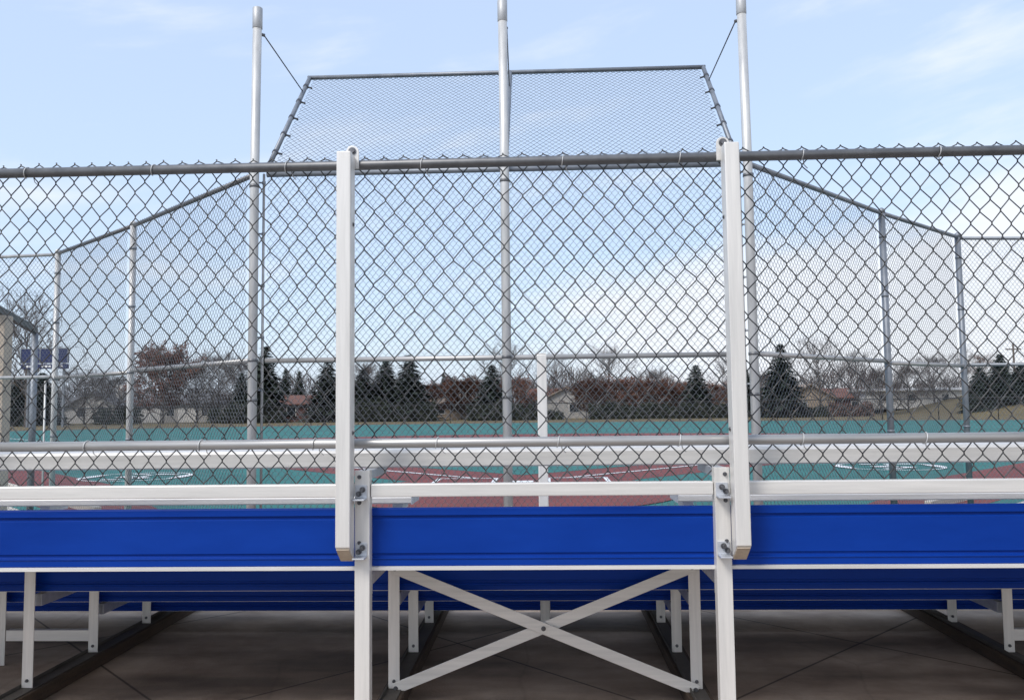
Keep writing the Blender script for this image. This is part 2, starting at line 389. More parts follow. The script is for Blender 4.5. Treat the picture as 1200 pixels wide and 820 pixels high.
# frames
def angle_leg(x, y, z0, z1, w=.062, d=.05, tilt=0, open_=1):
    """angle-iron leg: flat face to the rear and a flange going forward"""
    b = MB(); b.box(x-w/2, x+w/2, y, y+.006, z0, z1)
    if open_ > 0: b.box(x+w/2-.006, x+w/2, y+.006, y+d, z0, z1)
    else: b.box(x-w/2, x-w/2+.006, y+.006, y+d, z0, z1)
    return bpart(b.build('leg', ALUV, bevel=.0015))
for i, fx in enumerate(FRX):
    out = -1 if fx < 0 else 1
    l = angle_leg(fx, 3.545, .078, 1.238, .064, .055, open_=-out)
    for z in (1.21, 1.10, .93, .87): bolt_ob((fx+out*.012, 3.545, z), (0, -1, 0), .0055, l)
    for y, zt in ((4.285, .79), (4.91, .54), (5.57, .345)):
        l = angle_leg(fx, y, .078, zt, .058, .05, open_=out)
        bolt_ob((fx, y, .115), (0, -1, 0), .0055, l)
        bolt_ob((fx, y, zt-.05), (0, -1, 0), .0055, l)
    b = MB(); b.box(fx-.028, fx+.028, 3.602, 3.95, 1.196, 1.234); bpart(b.build('seat_bracket', ALUR, bevel=.002))
    # bearers under the footboards
    for y0, y1, z in ((3.60, 4.28, .792), (4.36, 4.90, .540), (4.985, 5.56, .343)):
        b = MB(); b.box(fx-.02, fx+.02, y0, y1, z-.062, z); bpart(b.build('bearer', ALUR, bevel=.002))
    # seat bearers
    for y, zb, zt in ((4.40, .576, 1.004), (5.03, .38, .806), (5.68, .168, .591)):
        b = MB(); b.box(fx-.028, fx+.028, y, y+.05, zb, zt); b.box(fx-.028, fx+.028, y+.05, y+.17, zt-.04, zt); bpart(b.build('seat_bracket', ALUR, bevel=.002))
    # timber sill with steel runner
    b = MB(); b.box(fx-.06, fx+.06, 3.3, 6.32, .0, .072); o = bpart(b.build('sill', WOOD, bevel=.006))
    b = MB(); b.box(fx-.04, fx+.04, 3.4, 6.25, .0725, .077); b.box(fx-.04, fx-.034, 3.4, 6.25, .077, .094); bpart(b.build('runner', RUNNER, bevel=.001))
# upright block seen at row three aisle ends, and small side brackets
for fx, out in ((-2.71, -1), (-.79, -1), (.745, 1), (2.63, 1)):
    b = MB(); b.box(fx-.03, fx+.03, 3.551, 3.62, .70, .79); 
    b.v = [(x, y, z) for x, y, z in b.v]
    bpart(b.build('gusset', ALUR, bevel=.002))
    # guard post: rectangular tube, mitred at the foot, with a bolted tongue at the top
    gx = fx+out*.062
    y0, y1 = 3.452, 3.536
    w = .031
    b = MB(); zt, zf, zb = 2.612, .925, .862
    pts = [(y0, zf), (y0, zt), (y1, zt), (y1, zb)]
    b.v = [(gx+s_*w, y, z) for s_ in (-1, 1) for y, z in pts]
    b.f = [(0, 1, 2, 3), (7, 6, 5, 4), (0, 4, 5, 1), (1, 5, 6, 2), (2, 6, 7, 3), (3, 7, 4, 0)]
    gp = bpart(b.build('guard_post', ALUV, bevel=.004))
    b = MB(); b.v = [(gx+s_*(w-.004), y, z) for s_ in (-1, 1) for y, z in ((y0+.003, zf-.006), (y1-.003, zb-.002), (y1-.003, zb-.006), (y0+.003, zf-.010))]
    b.f = [(0, 1, 2, 3), (7, 6, 5, 4), (0, 4, 5, 1), (1, 5, 6, 2), (2, 6, 7, 3), (3, 7, 4, 0)]
    b.build('end_cap', CREAM, gp)
    # tongue
    b = MB(); tx = gx-out*.018
    n = 10; r_ = .028
    prof = [(tx-r_, 2.56), (tx+r_, 2.56)]+[(tx+r_*math.cos(math.pi*k/n), 2.635+r_*math.sin(math.pi*k/n)) for k in range(n+1)]
    nn = len(prof); b.v = [(x, 3.540, z) for x, z in prof]+[(x, 3.552, z) for x, z in prof]
    b.f = [tuple(range(nn)), tuple(range(2*nn-1, nn-1, -1))]+[(k, nn+k, nn+(k+1) % nn, (k+1) % nn) for k in range(nn)]
    b.build('tongue', ALU, gp, bevel=.001)
    bolt_ob((tx, 3.540, 2.637), (0, -1, 0), .011, gp)
    # side brackets between post and leg
    for z in (1.145, .90):
        b = MB(); b.box(fx-.028, fx+.022, 3.478, 3.544, z-.03, z-.024); b.box(fx-.028, fx+.022, 3.538, 3.5445, z-.024, z+.03)
        bk = bpart(b.build('bracket', ALUR, bevel=.001))
        bolt_ob((fx-out*.004, 3.538, z+.012), (0, -1, 0), .0075, bk, .026)
        bolt_ob((fx+out*.012, 3.538, z-.006), (0, -1, 0), .0075, bk, .026)
    for z in (2.3, 1.4): bolt_ob((gx-out*w, 3.50, z), (-out, 0, 0), .006, gp, .006)
# X brace between the middle frames
for p, q, y in (((-.79, .700), (.745, .088), 4.260), ((-.79, .088), (.745, .697), 4.277)):
    (xa, za), (xb, zb) = p, q
    dx, dz = xb-xa, zb-za
    t = 0.0
    b = MB()
    bar(b, (xa-.0, y, za-.01), (xb, y, zb-.01), .056, .006)
    P0, P1 = Vector((xa, y, za-.01)), Vector((xb, y, zb-.01)); tt = (P1-P0).normalized(); nn_ = Vector((-tt.z, 0, tt.x))
    if y < 4.27: bar(b, P0-nn_*.0275+Vector((0, .007, 0)), P1-nn_*.0275+Vector((0, .007, 0)), .005, .0075)
    br = bpart(b.build('cross_brace', ALU, bevel=.001))
    for e in (P0, P1): bolt_ob(e+Vector((0, -.003, 0))+tt*(.012 if e is P0 else -.012), (0, -1, 0), .0075, br)
    if y < 4.27: bolt_ob((P0+P1)/2+Vector((0, -.003, 0)), (0, -1, 0), .0075, br)
# outrigger frames beyond the outer frames
for fx, s_ in ((-3.275, 1), (3.20, -1)):
    angle_leg(fx, 4.91, .0, .50, .055, .05, open_=-s_)
    inner = FRX[0] if fx < 0 else FRX[3]
    xa, xb = sorted((fx+s_*.03, inner-s_*.031))
    for za, zb in ((.142, .205), (.44, .475)):
        b = MB(); b.box(xa, xb, 4.914, 4.920, za, zb); b.box(xa, xb, 4.920, 4.955, zb-.006, zb); bpart(b.build('cross_member', ALU, bevel=.001))
# guardrail pipes with tie wires
def bowed(x0, x1, z, y=3.57, n=2): return [(x0+(x1-x0)*k/(n-1), y, z) for k in range(n)]
YR = 3.57
for z, r_, nm, ties in ((2.583, .0215, 'top_rail', [-3.5, -2.9, -2.321, -1.739, -1.133, -.527, .097, .608, 1.139, 1.723, 2.3, 2.9, 3.5]),
                        (1.352, .0215, 'lower_rail', [-3.5, -3., -2.5, -2.017, -1.506, -1.003, -.466, .059, .577, 1.096, 1.609, 2.12, 2.63, 3.2])):
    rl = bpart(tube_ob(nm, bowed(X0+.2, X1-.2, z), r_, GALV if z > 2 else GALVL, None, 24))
    for tx in ties:
        if abs(tx-2.3) < 0: continue
        pts = []
        for k in range(15):
            a = R(-110+k*300/14)
            pts.append((tx+.004*k/3-.01, YR+(r_+.003)*-math.cos(a), z+(r_+.003)*math.sin(a)))
        pts += [(tx+.014, YR+.03, z-.035), (tx+.03, YR+.034, z-.05)]
        tube_ob('tie_wire', pts, .0022, GALVP, rl, 6).matrix_parent_inverse = Matrix.Translation(BL_INV)*1
for o in list(bpy.data.objects):
    pass
# chain-link infill of the guardrail
cols = [0.005]
x = .005
while x < 4.2: x += (.0885 if abs(x) < .95 else .0838)/2; cols.append(x)
x = .005; left = []
while x > -4.2: x -= (.0885 if abs(x) < .95 else .0826)/2; left.append(x)
k0 = len(left)
cols = left[::-1]+cols
if k0 % 2: cols = cols[1:]
bpart(chain('chain_link_mesh', (0, YR+.028, 2.652), (1, 0, 0), (0, 0, 1), (0, 1, 0), cols, .1095, 27, .0027, .0040, WIRE, None, 6, False, .0019, 3))
# handrail post in the aisle
b = MB(); b.box(-.048, .016, 5.45, 5.51, .10, 1.85)
b.v = [(x, y, z) for x, y, z in b.v]
hp = bpart(b.build('aisle_post', ALUV, bevel=.006))
b = MB(); b.box(-.046, .014, 5.452, 5.508, 1.8505, 1.858); b.build('end_cap', ALU, hp, bevel=.004)

# children of parts: their parent (a part) sits under BL with an inverse that keeps world coordinates
# ------------------------------------------------------------------ backstop
YB = 6.75
BS = empty('backstop', (-.33, YB, 0), 'galvanised chain-link backstop with three tall poles and an overhanging hood', 'backstop')
BSI = Matrix.Translation(Vector((.33, -YB, 0)))
def spart(o): o.parent = BS; o.matrix_parent_inverse = BSI; return o
ZT, ZM = 3.487, 1.915
PX = (-2.424, -.3076, 1.7023)
for i, px in enumerate(PX):
    lean = (.012, -.004, -.012)[i]
    p = spart(tube_ob('pole', [(px, YB, 0), (px, YB, ZT), (px+lean, YB, 4.90)], .038, GALVP, None, 20))
    zc = 4.755
    tube_ob('pole_cap', [(px+lean, YB, zc), (px+lean, YB, zc+.004), (px+lean, YB, 4.935), (px+lean, YB, 4.94)], [.039, .042, .042, .037], CAPM, p, 20)
    for z in (ZM+.0, ZM-.33, ZT-.10):
        tube_ob('band', [(px, YB, z-.012), (px, YB, z+.012)], .042, GALV, p, 18)
# centre panels: thin frame tubes, rails
FXL, FXR = -2.335, 1.625
TUBEX = {-2.335: -2.362, 1.625: 1.645}
YF = YB+.055
for fx in (FXL, FXR):
    o = spart(tube_ob('frame_tube', [(TUBEX[fx], YF, .06), (TUBEX[fx], YF, ZT+.02)], .011, GALVL, None, 12))
    pl = PX[0] if fx < 0 else PX[2]
    for k in range(8):
        z = .35+k*.44
        b = MB(); b.tube([(pl, YB+.035, z), (TUBEX[fx], YF, z)], .008, 8); b.tube([(TUBEX[fx], YF, z-.012), (TUBEX[fx], YF, z+.012)], .016, 8)
        b.build('clamp', GALVD, o)
for z, r_ in ((ZT+.015, .024), (ZM, .0215), (.07, .02)):
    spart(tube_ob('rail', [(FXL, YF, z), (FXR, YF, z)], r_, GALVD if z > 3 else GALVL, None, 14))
spart(panel('chain_link_mesh', (FXL, YF+.022, 0), (FXR, YF+.022, 0), .07, ZT+.03, WIREF, None, seed=5))
# wings
WL = [(-2.424, 6.75), (-4.37, 8.53), (-6.05, 9.95)]
WR = [(1.7023, 6.75), (3.556, 8.658), (5.0, 10.014)]
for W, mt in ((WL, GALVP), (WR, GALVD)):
    for k, (x, y) in enumerate(W):
        if k: 
            p = spart(tube_ob('post', [(x, y, 0), (x, y, ZT+.0)], .0335, mt, None, 16))
            tube_ob('post_cap', [(x, y, ZT+.0), (x, y, ZT+.035), (x, y, ZT+.055)], [.037, .036, .012], mt, p, 14)
            for z in (ZM, ZM+.7, ZM-.7, ZT-.25): tube_ob('band', [(x, y, z-.012), (x, y, z+.012)], .0375, GALVD, p, 14)
        if k < 2:
            x2, y2 = W[k+1]
            spart(tube_ob('rail', [(x, y, ZT), (x2, y2, ZT)], .0215, GALV if mt is GALVP else GALVD, None, 14))
            spart(tube_ob('rail', [(x, y, ZM), (x2, y2, ZM+.02)], .0215, GALVL, None, 14))
            d = Vector((x2-x, y2-y, 0)).normalized()*.05
            n = Vector((-d.y, d.x, 0)).normalized()*(.04 if mt is GALVP else .04)
            a, c = Vector((x, y, 0))+d+n, Vector((x2, y2, 0))-d+n
            spart(panel('chain_link_mesh', a, c, .05, ZT+.02, WIREF, None, seed=11+k))
# hood: sloping frame leaning out over home plate
H0, H1 = Vector((0, YF+.03, ZT+.09)), Vector((0, 8.06, 4.86))
hx = (FXL, -.30, FXR)
hood = None
b = MB()
for x in hx: b.tube([(x, H0.y, H0.z), (x, H1.y, H1.z)], .0215, 12)
for h in (H0, H1): b.tube([(hx[0]-.02, h.y, h.z), (hx[2]+.02, h.y, h.z)], .0215, 12)
hood = spart(b.build('hood', GALVD, smooth=True))
sl = (H1-H0); L = sl.length; sv = sl.normalized(); hn = Vector((1, 0, 0)).cross(sv)
for xa, xb in ((hx[0]+.03, hx[1]-.02), (hx[1]+.02, hx[2]-.03)):
    o = H0+hn*-.028
    panel('hood_mesh', (xa, o.y, o.z), (xb, o.y, o.z), 0, L+.03, WIREF, hood, slope=sv, seed=31, r=.0020)
for x, s_ in ((hx[0], 1), (hx[2], -1)):
    for k in range(5):
        c = H0+sv*(.25+k*.33); c.x = x
        b = MB(); b.tube([c-sv*.014, c+sv*.014], .027, 10); b.tube([c, c+Vector((s_*.06, 0, 0))-hn*.02], .009, 6); b.build('clamp', BOLT, hood)
for i, px in enumerate(PX):
    zt = 4.725; c = H0+sv*(L*.80); c.x = hx[i]
    e = spart(tube_ob('cable', [(px+(.05, .03, -.05)[i], YB+.05, zt), (c.x, c.y, c.z+.02)], .0055, BOLT, None, 6))
    b = MB(); b.tube([(px, YB+.02, zt), (px+(.055, .03, -.055)[i], YB+.06, zt)], .014, 8); b.build('clamp', BOLT, e)
# side fences carrying on from the wings
for sgn, W, xe, nm in ((-1, WL, -12.5, 'left'), (1, WR, 11.5, 'right')):
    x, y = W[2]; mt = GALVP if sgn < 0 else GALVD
    sf = empty('side_fence', (x, y, 0), f'tall chain-link fence running off to the {nm} from the backstop wing', 'fence')
    inv = Matrix.Translation(Vector((-x, -y, 0)))
    def fp(o): o.parent = sf; o.matrix_parent_inverse = inv; return o
    y2 = y+.35+abs(xe-x)*.05
    for z in (ZT-.015, ZM+.03): fp(tube_ob('rail', [(x+sgn*.03, y, z), (xe, y2, z)], .021, mt, None, 12))
    for t in (.5, 1.):
        q = (x+(xe-x)*t, y+(y2-y)*t)
        fp(tube_ob('post', [(*q, 0), (*q, ZT+.02)], .033, mt, None, 14))
    if sgn < 0: fp(tube_ob('gate_tube', [(x-.13, y+.02, .08), (x-.13, y+.02, ZM-.02)], .012, GALVP, None, 10))
    a, c = Vector((x+sgn*.05, y+.03, 0)), Vector((xe, y2+.03, 0))
    if sgn < 0: a, c = c, a
    fp(panel('chain_link_mesh', a, c, .05, ZT, WIREF, None, seed=41))

# dugout shelter at the far left
DG = empty('dugout_shelter', (-7.6, 12, 0), 'dugout shelter with tan column, grey post and dark sloping roof beam', 'shelter')
di = Matrix.Translation(Vector((7.6, -12, 0)))
def dp(o): o.parent = DG; o.matrix_parent_inverse = di; return o
c0 = at(3, 370, 11.0); c1 = at(41, 390, 12.4)
b = MB(); b.box(c0.x-.13, c0.x+.09, 10.92, 11.1, 0, c0.z); dp(b.build('column', TAN, bevel=.01))
dp(tube_ob('post', [(c1.x, 12.4, 0), (c1.x, 12.4, c1.z)], .05, GALVD, None, 14))
b = MB(); A = at(41, 387, 12.4); Bq = at(-60, 330, 9.4)
Bq = A+(at(0, 364, 11.1)-A)*2.2
bar(b, A, Bq, .08, .1, Vector((0, 0, 1))); dp(b.build('roof_beam', DKGRN, bevel=.004))

# ------------------------------------------------------------------ outfield
YO = 80
OF = empty('outfield_fence', (0, YO, 0), 'low black chain-link fence along the far edge of the field', 'fence')
oi = Matrix.Translation(Vector((0, -YO, 0)))
def op(o): o.parent = OF; o.matrix_parent_inverse = oi; return o
# follows the outfield edge
pts = arc(-2, -2, 85.6, 52, 132, 26)
def oz(x, y): return hill(x, y)
op(tube_ob('rail', [(x, y, oz(x, y)+1.9) for x, y in pts], .045, BLACKF, None, 6))
b = MB()
for (xa, ya), (xb, yb) in zip(pts[:-1], pts[1:]):
    b.add([(xa, ya, oz(xa, ya)), (xb, yb, oz(xb, yb)), (xb, yb, oz(xb, yb)+1.9), (xa, ya, oz(xa, ya)+1.9)], [(0, 1, 2, 3)])
op(b.build('chain_link_mesh', MESHF))
for x, y in pts:
    op(tube_ob('post', [(x, y, oz(x, y)-.1), (x, y, oz(x, y)+1.95)], .04, BLACKF, None, 6))

# scoreboard
c = at(53, 417, 84)
SB = empty('scoreboard', (c.x, 84, 0), 'blue scoreboard on posts beyond the left outfield', 'scoreboard')
zc = c.z; w = 5.0
b = MB(); b.box(-w/2, w/2, -.15, .15, zc-.75, zc+.75); pnl = b.build('board', SBLUE, SB, bevel=.02)
b = MB(); 
b.box(-w/2-.08, w/2+.08, -.19, -.155, zc+.72, zc+.80); b.box(-w/2-.08, w/2+.08, -.19, -.155, zc-.80, zc-.72)
for x in (-w/2-.02, w/2+.02, -.45): b.box(x-.05, x+.05, -.188, -.153, zc-.718, zc+.718)
b.build('frame', GALVD, SB)
b = MB(); b.box(-w/2, w/2, -.15, .15, zc-1.35, zc-.86); b.build('lower_board', SBLUE, SB, bevel=.02)
b = MB(); 
for x in (-1.9, -1.55, -.25, .1, .45, 1.7): b.box(x, x+.26, -.165, -.152, zc-1.2, zc-1.0)
b.build('lettering', WHITE, SB)
for x in (-1.9, 1.9): b = MB(); b.box(x-.1, x+.1, .16, .36, 0, zc+.5); b.build('post', GALVD, SB)
# utility pole
c = at(1187, 402, 125)
UPO = empty('utility_pole', (c.x, 125, 0), 'wooden utility pole with a crossarm above the dark evergreens at right', 'utility pole')
tube_ob('mast', [(0, 0, 0), (0, 0, c.z)], [.19, .13], WOODP, UPO, 8)
b = MB(); b.box(-1.1, 1.1, -.08, .08, c.z-1.0, c.z-.82); o = b.build('crossarm', WOODP, UPO)
for x in (-.95, 0, .95): tube_ob('insulator', [(x, 0, c.z-.82), (x, 0, c.z-.6)], .06, WHITE, o, 6)

# ------------------------------------------------------------------ houses
def house(px, Y, w, d, h, rh, wm, rm, label, rz=0, ridge='x', chim=False, garage=0, wins=(), z0=0, hip=False):
    p = at(px, 480, Y); hz = hill(p.x, Y)+z0
    H = empty('house', (p.x, Y, hz), label, 'house', 'houses beyond the outfield', R(rz))
    b = MB(); b.box(-w/2, w/2, 0, d, -.3, h)
    if ridge == 'y': b.add([(-w/2, 0, h), (w/2, 0, h), (0, 0, h+rh), (-w/2, d, h), (w/2, d, h), (0, d, h+rh)], [(0, 1, 2), (5, 4, 3), (0, 2, 5, 3), (1, 4, 5, 2)])
    b.build('wall', wm, H)
    e, t = .5, .16; b = MB()
    if ridge == 'y':
        for s_ in (-1, 1):
            o = 1+e/(w/2)
            b.add([(s_*(w/2)*o, -e, h-rh*(o-1)+.02), (0, -e, h+rh+.02), (0, d+e, h+rh+.02), (s_*(w/2)*o, d+e, h-rh*(o-1)+.02),
                   (s_*(w/2)*o, -e, h-rh*(o-1)+.02+t), (0, -e, h+rh+.02+t), (0, d+e, h+rh+.02+t), (s_*(w/2)*o, d+e, h-rh*(o-1)+.02+t)],
                  [(0, 1, 2, 3), (7, 6, 5, 4), (0, 4, 5, 1), (2, 6, 7, 3), (1, 5, 6, 2), (3, 7, 4, 0)])
    else:
        k = (w*.22 if hip else -e)
        b.add([(-w/2-e, -e, h), (w/2+e, -e, h), (w/2+e, d+e, h), (-w/2-e, d+e, h), (-w/2-e, -e, h+.12), (w/2+e, -e, h+.12), (w/2+e, d+e, h+.12), (-w/2-e, d+e, h+.12),
               (-w/2+k, d/2, h+rh), (w/2-k, d/2, h+rh)],
              [(0, 3, 2, 1), (0, 1, 5, 4), (1, 2, 6, 5), (2, 3, 7, 6), (3, 0, 4, 7), (4, 5, 9, 8), (6, 7, 8, 9), (5, 6, 9), (7, 4, 8)])
    rf = b.build('roof', rm, H)
    if chim:
        b = MB(); b.box(w*.18, w*.18+1., d*.45, d*.45+.8, h+rh*.3, h+rh+1.2); b.build('chimney', WHITEP, rf)
    for x, ww, z1, z2 in wins:
        b = MB(); b.box(x-ww/2-.1, x+ww/2+.1, -.06, -.003, z1-.1, z2+.1); f_ = b.build('window', WHITEP, H)
        b = MB(); b.box(x-ww/2, x+ww/2, -.075, -.062, z1, z2); b.build('pane', GLASS, f_)
    for k in range(garage):
        x = -w/2+1.9+k*5.2
        b = MB(); b.box(x-1.4, x+1.4, -.05, -.003, 0, 2.2)
        for j in range(3): b.box(x-1.35, x+1.35, -.058, -.052, .1+j*.7, .7+j*.7)
        b.build('garage_door', WHITEP, H)
    return H
house(108, 112, 6.5, 9, 2.5, 1.7, OFFWHITE, GREYR, 'grey roofed house with white gable, leftmost beyond the field', 0, 'y', True, 0, ((-1.5, 1.2, .9, 2.1),))
house(78, 122, 9, 8, 2.3, 1.6, OFFWHITE, GREYR, 'low grey roofed house behind the scoreboard posts at far left', 4, 'x')
house(205, 112, 10.5, 8, 2.45, 1.5, OFFWHITE, GREYR, 'low white house with garage doors under the round reddish tree', 0, 'x', False, 2, ((-.6, 1.0, .9, 2.0), (4.2, .8, .9, 2.0)), hip=True)
house(352, 108, 5.8, 8, 2.2, 1.35, BRICK, REDR, 'dark red brick house with rust roof between the left spruces', 0, 'x', False, 0, ((-1.2, 1.1, .8, 1.9), (1.5, .9, .8, 1.9)))
house(533, 112, 7.5, 8, 2.0, 1.5, TANW, TANR, 'tan house with pale roof left of the central pole', 5, 'x', False, 0, ((-2, 1.2, .8, 1.8),), hip=True)
house(664, 110, 7.0, 8, 2.3, 1.7, OFFWHITE, TANR, 'pale house just right of the white aisle post', -4, 'y', False, 0, ((1.0, 1.2, .8, 1.9),))
house(650, 124, 9, 8, 2.6, 1.8, TANW, REDR, 'house with rust red roof showing behind the pale house', 0, 'x', False, 0)
house(742, 112, 5.0, 7, 2.0, 1.0, TANW, TANR, 'small pinkish tan house behind the right hedge', 0, 'y', False, 0, ((0, 1.0, .8, 1.7),))
house(858, 112, 6.5, 8, 2.1, 1.5, TANW, GREYR, 'tan house with grey roof left of the tallest right spruce', 0, 'y', False, 0, ((0, 1.2, .8, 1.8),))
house(950, 114, 6.6, 8, 2.2, 1.9, TANW, TANR, 'tan gabled house right of the tallest right spruce', 0, 'y', False, 0, ((-1, 1.0, .8, 1.8),))
house(990, 119, 7.5, 8, 2.3, 1.5, BRICK, REDR, 'rust red roofed house behind the brown shrub at right', 0, 'x', False, 0, ((1.5, 1.0, .8, 1.8),))
house(1078, 116, 14.5, 8, 2.1, .5, WHITEP, OFFWHITE, 'long low white building right of the rust roofed house', 0, 'x', False, 0, ((-5, .9, .8, 1.6), (-1, .9, .8, 1.6), (3.5, .9, .8, 1.6)))

# ------------------------------------------------------------------ vegetation
def spruce_mesh(h, r, seed, leaf, density=1.0):
    rng = random.Random(seed); tk, cr = MB(), MB()
    tk.tube([(0, 0, -.2), (0, 0, h*.5), (0, 0, h*.97)], [h*.018, h*.012, h*.003], 6)
    n = int(150*density)
    for k in range(n):
        t = (k/n)**.8; z = h*(.04+.95*t)
        L = r*(1-t)**.85*rng.uniform(.72, 1.12)+.08
        a = k*2.4+rng.uniform(-.3, .3)
        d = Vector((math.cos(a), math.sin(a), 0)); s_ = Vector((-d.y, d.x, 0))
        m_ = max(3, int(13*L/r*density))
        for j in range(m_):
            q = (j+.6)/m_
            base = d*L*q+Vector((0, 0, z-L*.30*q+rng.uniform(-.1, .1)))+s_*rng.uniform(-.5, .5)*L*.38*q
            sz = leaf*rng.uniform(.6, 1.25)*(1-.45*t)
            ax = (d+s_*rng.uniform(-1.1, 1.1)+Vector((0, 0, rng.uniform(-.5, .25)))).normalized()
            wv = ax.cross(Vector((rng.uniform(-.4, .4), rng.uniform(-.4, .4), 1))).normalized()
            cr.add([base-wv*sz*.30, base+ax*sz*.55-wv*sz*.13-Vector((0, 0, .1*sz)), base+ax*sz*1.1-Vector((0, 0, .2*sz)), base+wv*sz*.30+ax*sz*.15], [(0, 1, 2, 3)])
    for j in range(10):
        z = h*(.93+.07*j/10); a = j*2.4; d = Vector((math.cos(a), math.sin(a), 0))
        cr.add([(0, 0, z-.1), tuple(Vector((0, 0, z-.12))+d*.22*(1-j/12)), (0, 0, z+.18)], [(0, 1, 2)])
    return tk, cr
def bare_mesh(h, spread, seed, leafy=0, limbs=24, base=.2, rise=.9, shape='oval', sub=6, twigs=6):
    """leafless tree: a leader with limbs all the way up, side branches and twigs"""
    rng = random.Random(seed); tk, cr, lf = MB(), MB(), MB(); rmin = .016
    lead = [Vector((0, 0, -.2))]; n = 8
    for k in range(1, n+1): lead.append(Vector((rng.gauss(0, .012)*h*k/n, rng.gauss(0, .012)*h*k/n, h*.86*k/n)))
    tk.tube(lead, [max(rmin, h*.017*(1-.92*k/n)) for k in range(n+1)], 6, False)
    def along(pts, t):
        f = t*(len(pts)-1); i = min(int(f), len(pts)-2); return pts[i].lerp(pts[i+1], f-i)
    def branch(p, d, L, rad, seg, bend):
        pts = [p]; dd = d.copy()
        for _ in range(seg):
            dd = (dd+Vector((rng.gauss(0, .16), rng.gauss(0, .16), bend+rng.gauss(0, .10)))).normalized(); pts.append(pts[-1]+dd*L/seg)
        return pts
    for k in range(limbs):
        t = base+(1-base)*(k+rng.random())/limbs*.98
        p = along(lead, min(t, .999))
        u = (t-base)/(1-base)
        prof = (math.sin(math.pi*min(1, .18+.82*u))**.75 if shape == 'oval' else (1.05-.55*u) if shape == 'vase' else 1-u*.85)
        L = h*spread*.52*prof*rng.uniform(.75, 1.2)+h*.05
        a = k*2.4+rng.uniform(-.5, .5); tilt = rise*(.55+.5*u)
        d = Vector((math.cos(a)*math.cos(tilt), math.sin(a)*math.cos(tilt), math.sin(tilt)))
        rad = h*.0075*(1-.5*u)
        pts = branch(p, d, L, rad, 4, .10)
        tk.tube(pts, [max(rmin, rad*(1-.8*i/4)) for i in range(5)], 4, False)
        for j in range(sub):
            q = along(pts, .25+.75*(j+rng.random())/sub)
            sd = (d*.7+Vector((rng.gauss(0, .6), rng.gauss(0, .6), rng.gauss(.35, .4)))).normalized(); l2 = L*rng.uniform(.25, .5)
            p2 = branch(q, sd, l2, 0, 2, .08); cr.tube(p2, [rmin*1.35, rmin*1.1, rmin*.8], 3, False)
            for i in range(twigs):
                r_ = along(p2, rng.uniform(.2, 1)); td = (sd*.6+Vector((rng.gauss(0, .7), rng.gauss(0, .7), rng.gauss(.35, .5)))).normalized(); l3 = h*rng.uniform(.04, .10)
                cr.tube([r_, r_+td*l3], [rmin*.9, rmin*.5], 3, False)
                for _ in range(leafy):
                    c_ = r_+td*l3*rng.uniform(0, 1.1)+Vector((rng.gauss(0, .1), rng.gauss(0, .1), rng.gauss(0, .1)))
                    A_ = Vector((rng.uniform(-1, 1), rng.uniform(-1, 1), rng.uniform(-1, 1))).normalized(); b_ = A_.orthogonal().normalized(); s_ = rng.uniform(.08, .2)
                    lf.add([c_-A_*s_, c_+b_*s_*.6, c_+A_*s_, c_-b_*s_*.6], [(0, 1, 2, 3)])
    zs = max(v[2] for v in cr.v); k = h/zs
    for mb_ in (tk, cr, lf): mb_.v = [(x*k, y*k, z*k) for x, y, z in mb_.v]
    return tk, cr, lf
PROTO = {}
def proto(kind, i):
    key = (kind, i)
    if key in PROTO: return PROTO[key]
    parts = []
    def me(mb_, nm, mt):
        m_ = bpy.data.meshes.new(nm); m_.from_pydata(mb_.v, [], mb_.f); m_.update(); m_.materials.append(mt); parts.append((nm, m_))
    if kind == 'spruce':
        t, c = spruce_mesh(10, 3.1, 100+i, 1.05, 1.75); me(t, 'trunk', BARK); me(c, 'crown', NEEDLE)
    elif kind == 'wide':
        t, c = spruce_mesh(8, 4.4, 140+i, 1.2, 1.9); me(t, 'trunk', BARK); me(c, 'crown', NEEDLE)
    elif kind == 'bare':
        t, c, l = bare_mesh(10, .95, 200+i, 0, 26, .22, .95, ('vase', 'oval')[i % 2], 7, 6); me(t, 'trunk', BARK); me(c, 'crown', TWIG)
    elif kind == 'dense':
        t, c, l = bare_mesh(10, .95, 240+i, 0, 34, .08, .75, 'oval', 9, 10); me(t, 'trunk', BARK); me(c, 'crown', TWIGR if i % 2 else TWIG)
    elif kind == 'rust':
        t, c, l = bare_mesh(10, (1.0, 1.0, 1.05)[i], (300, 301, 317)[i], (3, 3, 5)[i], (34, 34, 46)[i], .10, (.7, .7, .85)[i], 'oval', 9, 8); me(t, 'trunk', BARK); me(c, 'branches', TWIGR); me(l, 'crown', RUST)
    PROTO[key] = parts; return parts
def tree(kind, i, px, top, Y, label, wid=1., name=None, group=None, base=None):
    p = at(px, top, Y); g = hill(p.x, Y); h = p.z-g
    nm = name or {'spruce': 'spruce_tree', 'wide': 'evergreen_tree', 'bare': 'bare_tree', 'dense': 'bare_tree', 'rust': 'rust_leaved_tree'}[kind]
    T = empty(nm, (p.x, Y, g), label, 'tree', group or {'spruce': 'spruces beyond the outfield', 'wide': 'evergreens beyond the outfield', 'bare': 'bare trees beyond the outfield', 'dense': 'bare trees beyond the outfield', 'rust': 'rust-leaved trees beyond the outfield'}[kind], random.uniform(0, 6.28))
    s_ = h/(8. if kind == 'wide' else 10.); T.scale = (s_*wid, s_*wid, s_)
    for n_, m_ in proto(kind, i):
        o = bpy.data.objects.new(n_, m_); COL.objects.link(o); o.parent = T
    return T
tree('spruce', 0, 311, 405, 100, 'tall dark spruce just right of the left backstop pole', 1.15)
tree('spruce', 1, 283, 436, 104, 'shorter dark spruce just left of the left backstop pole', 1.1)
tree('spruce', 2, 335, 431, 120, 'small far spruce on the left of a pair over the brick house', .75)
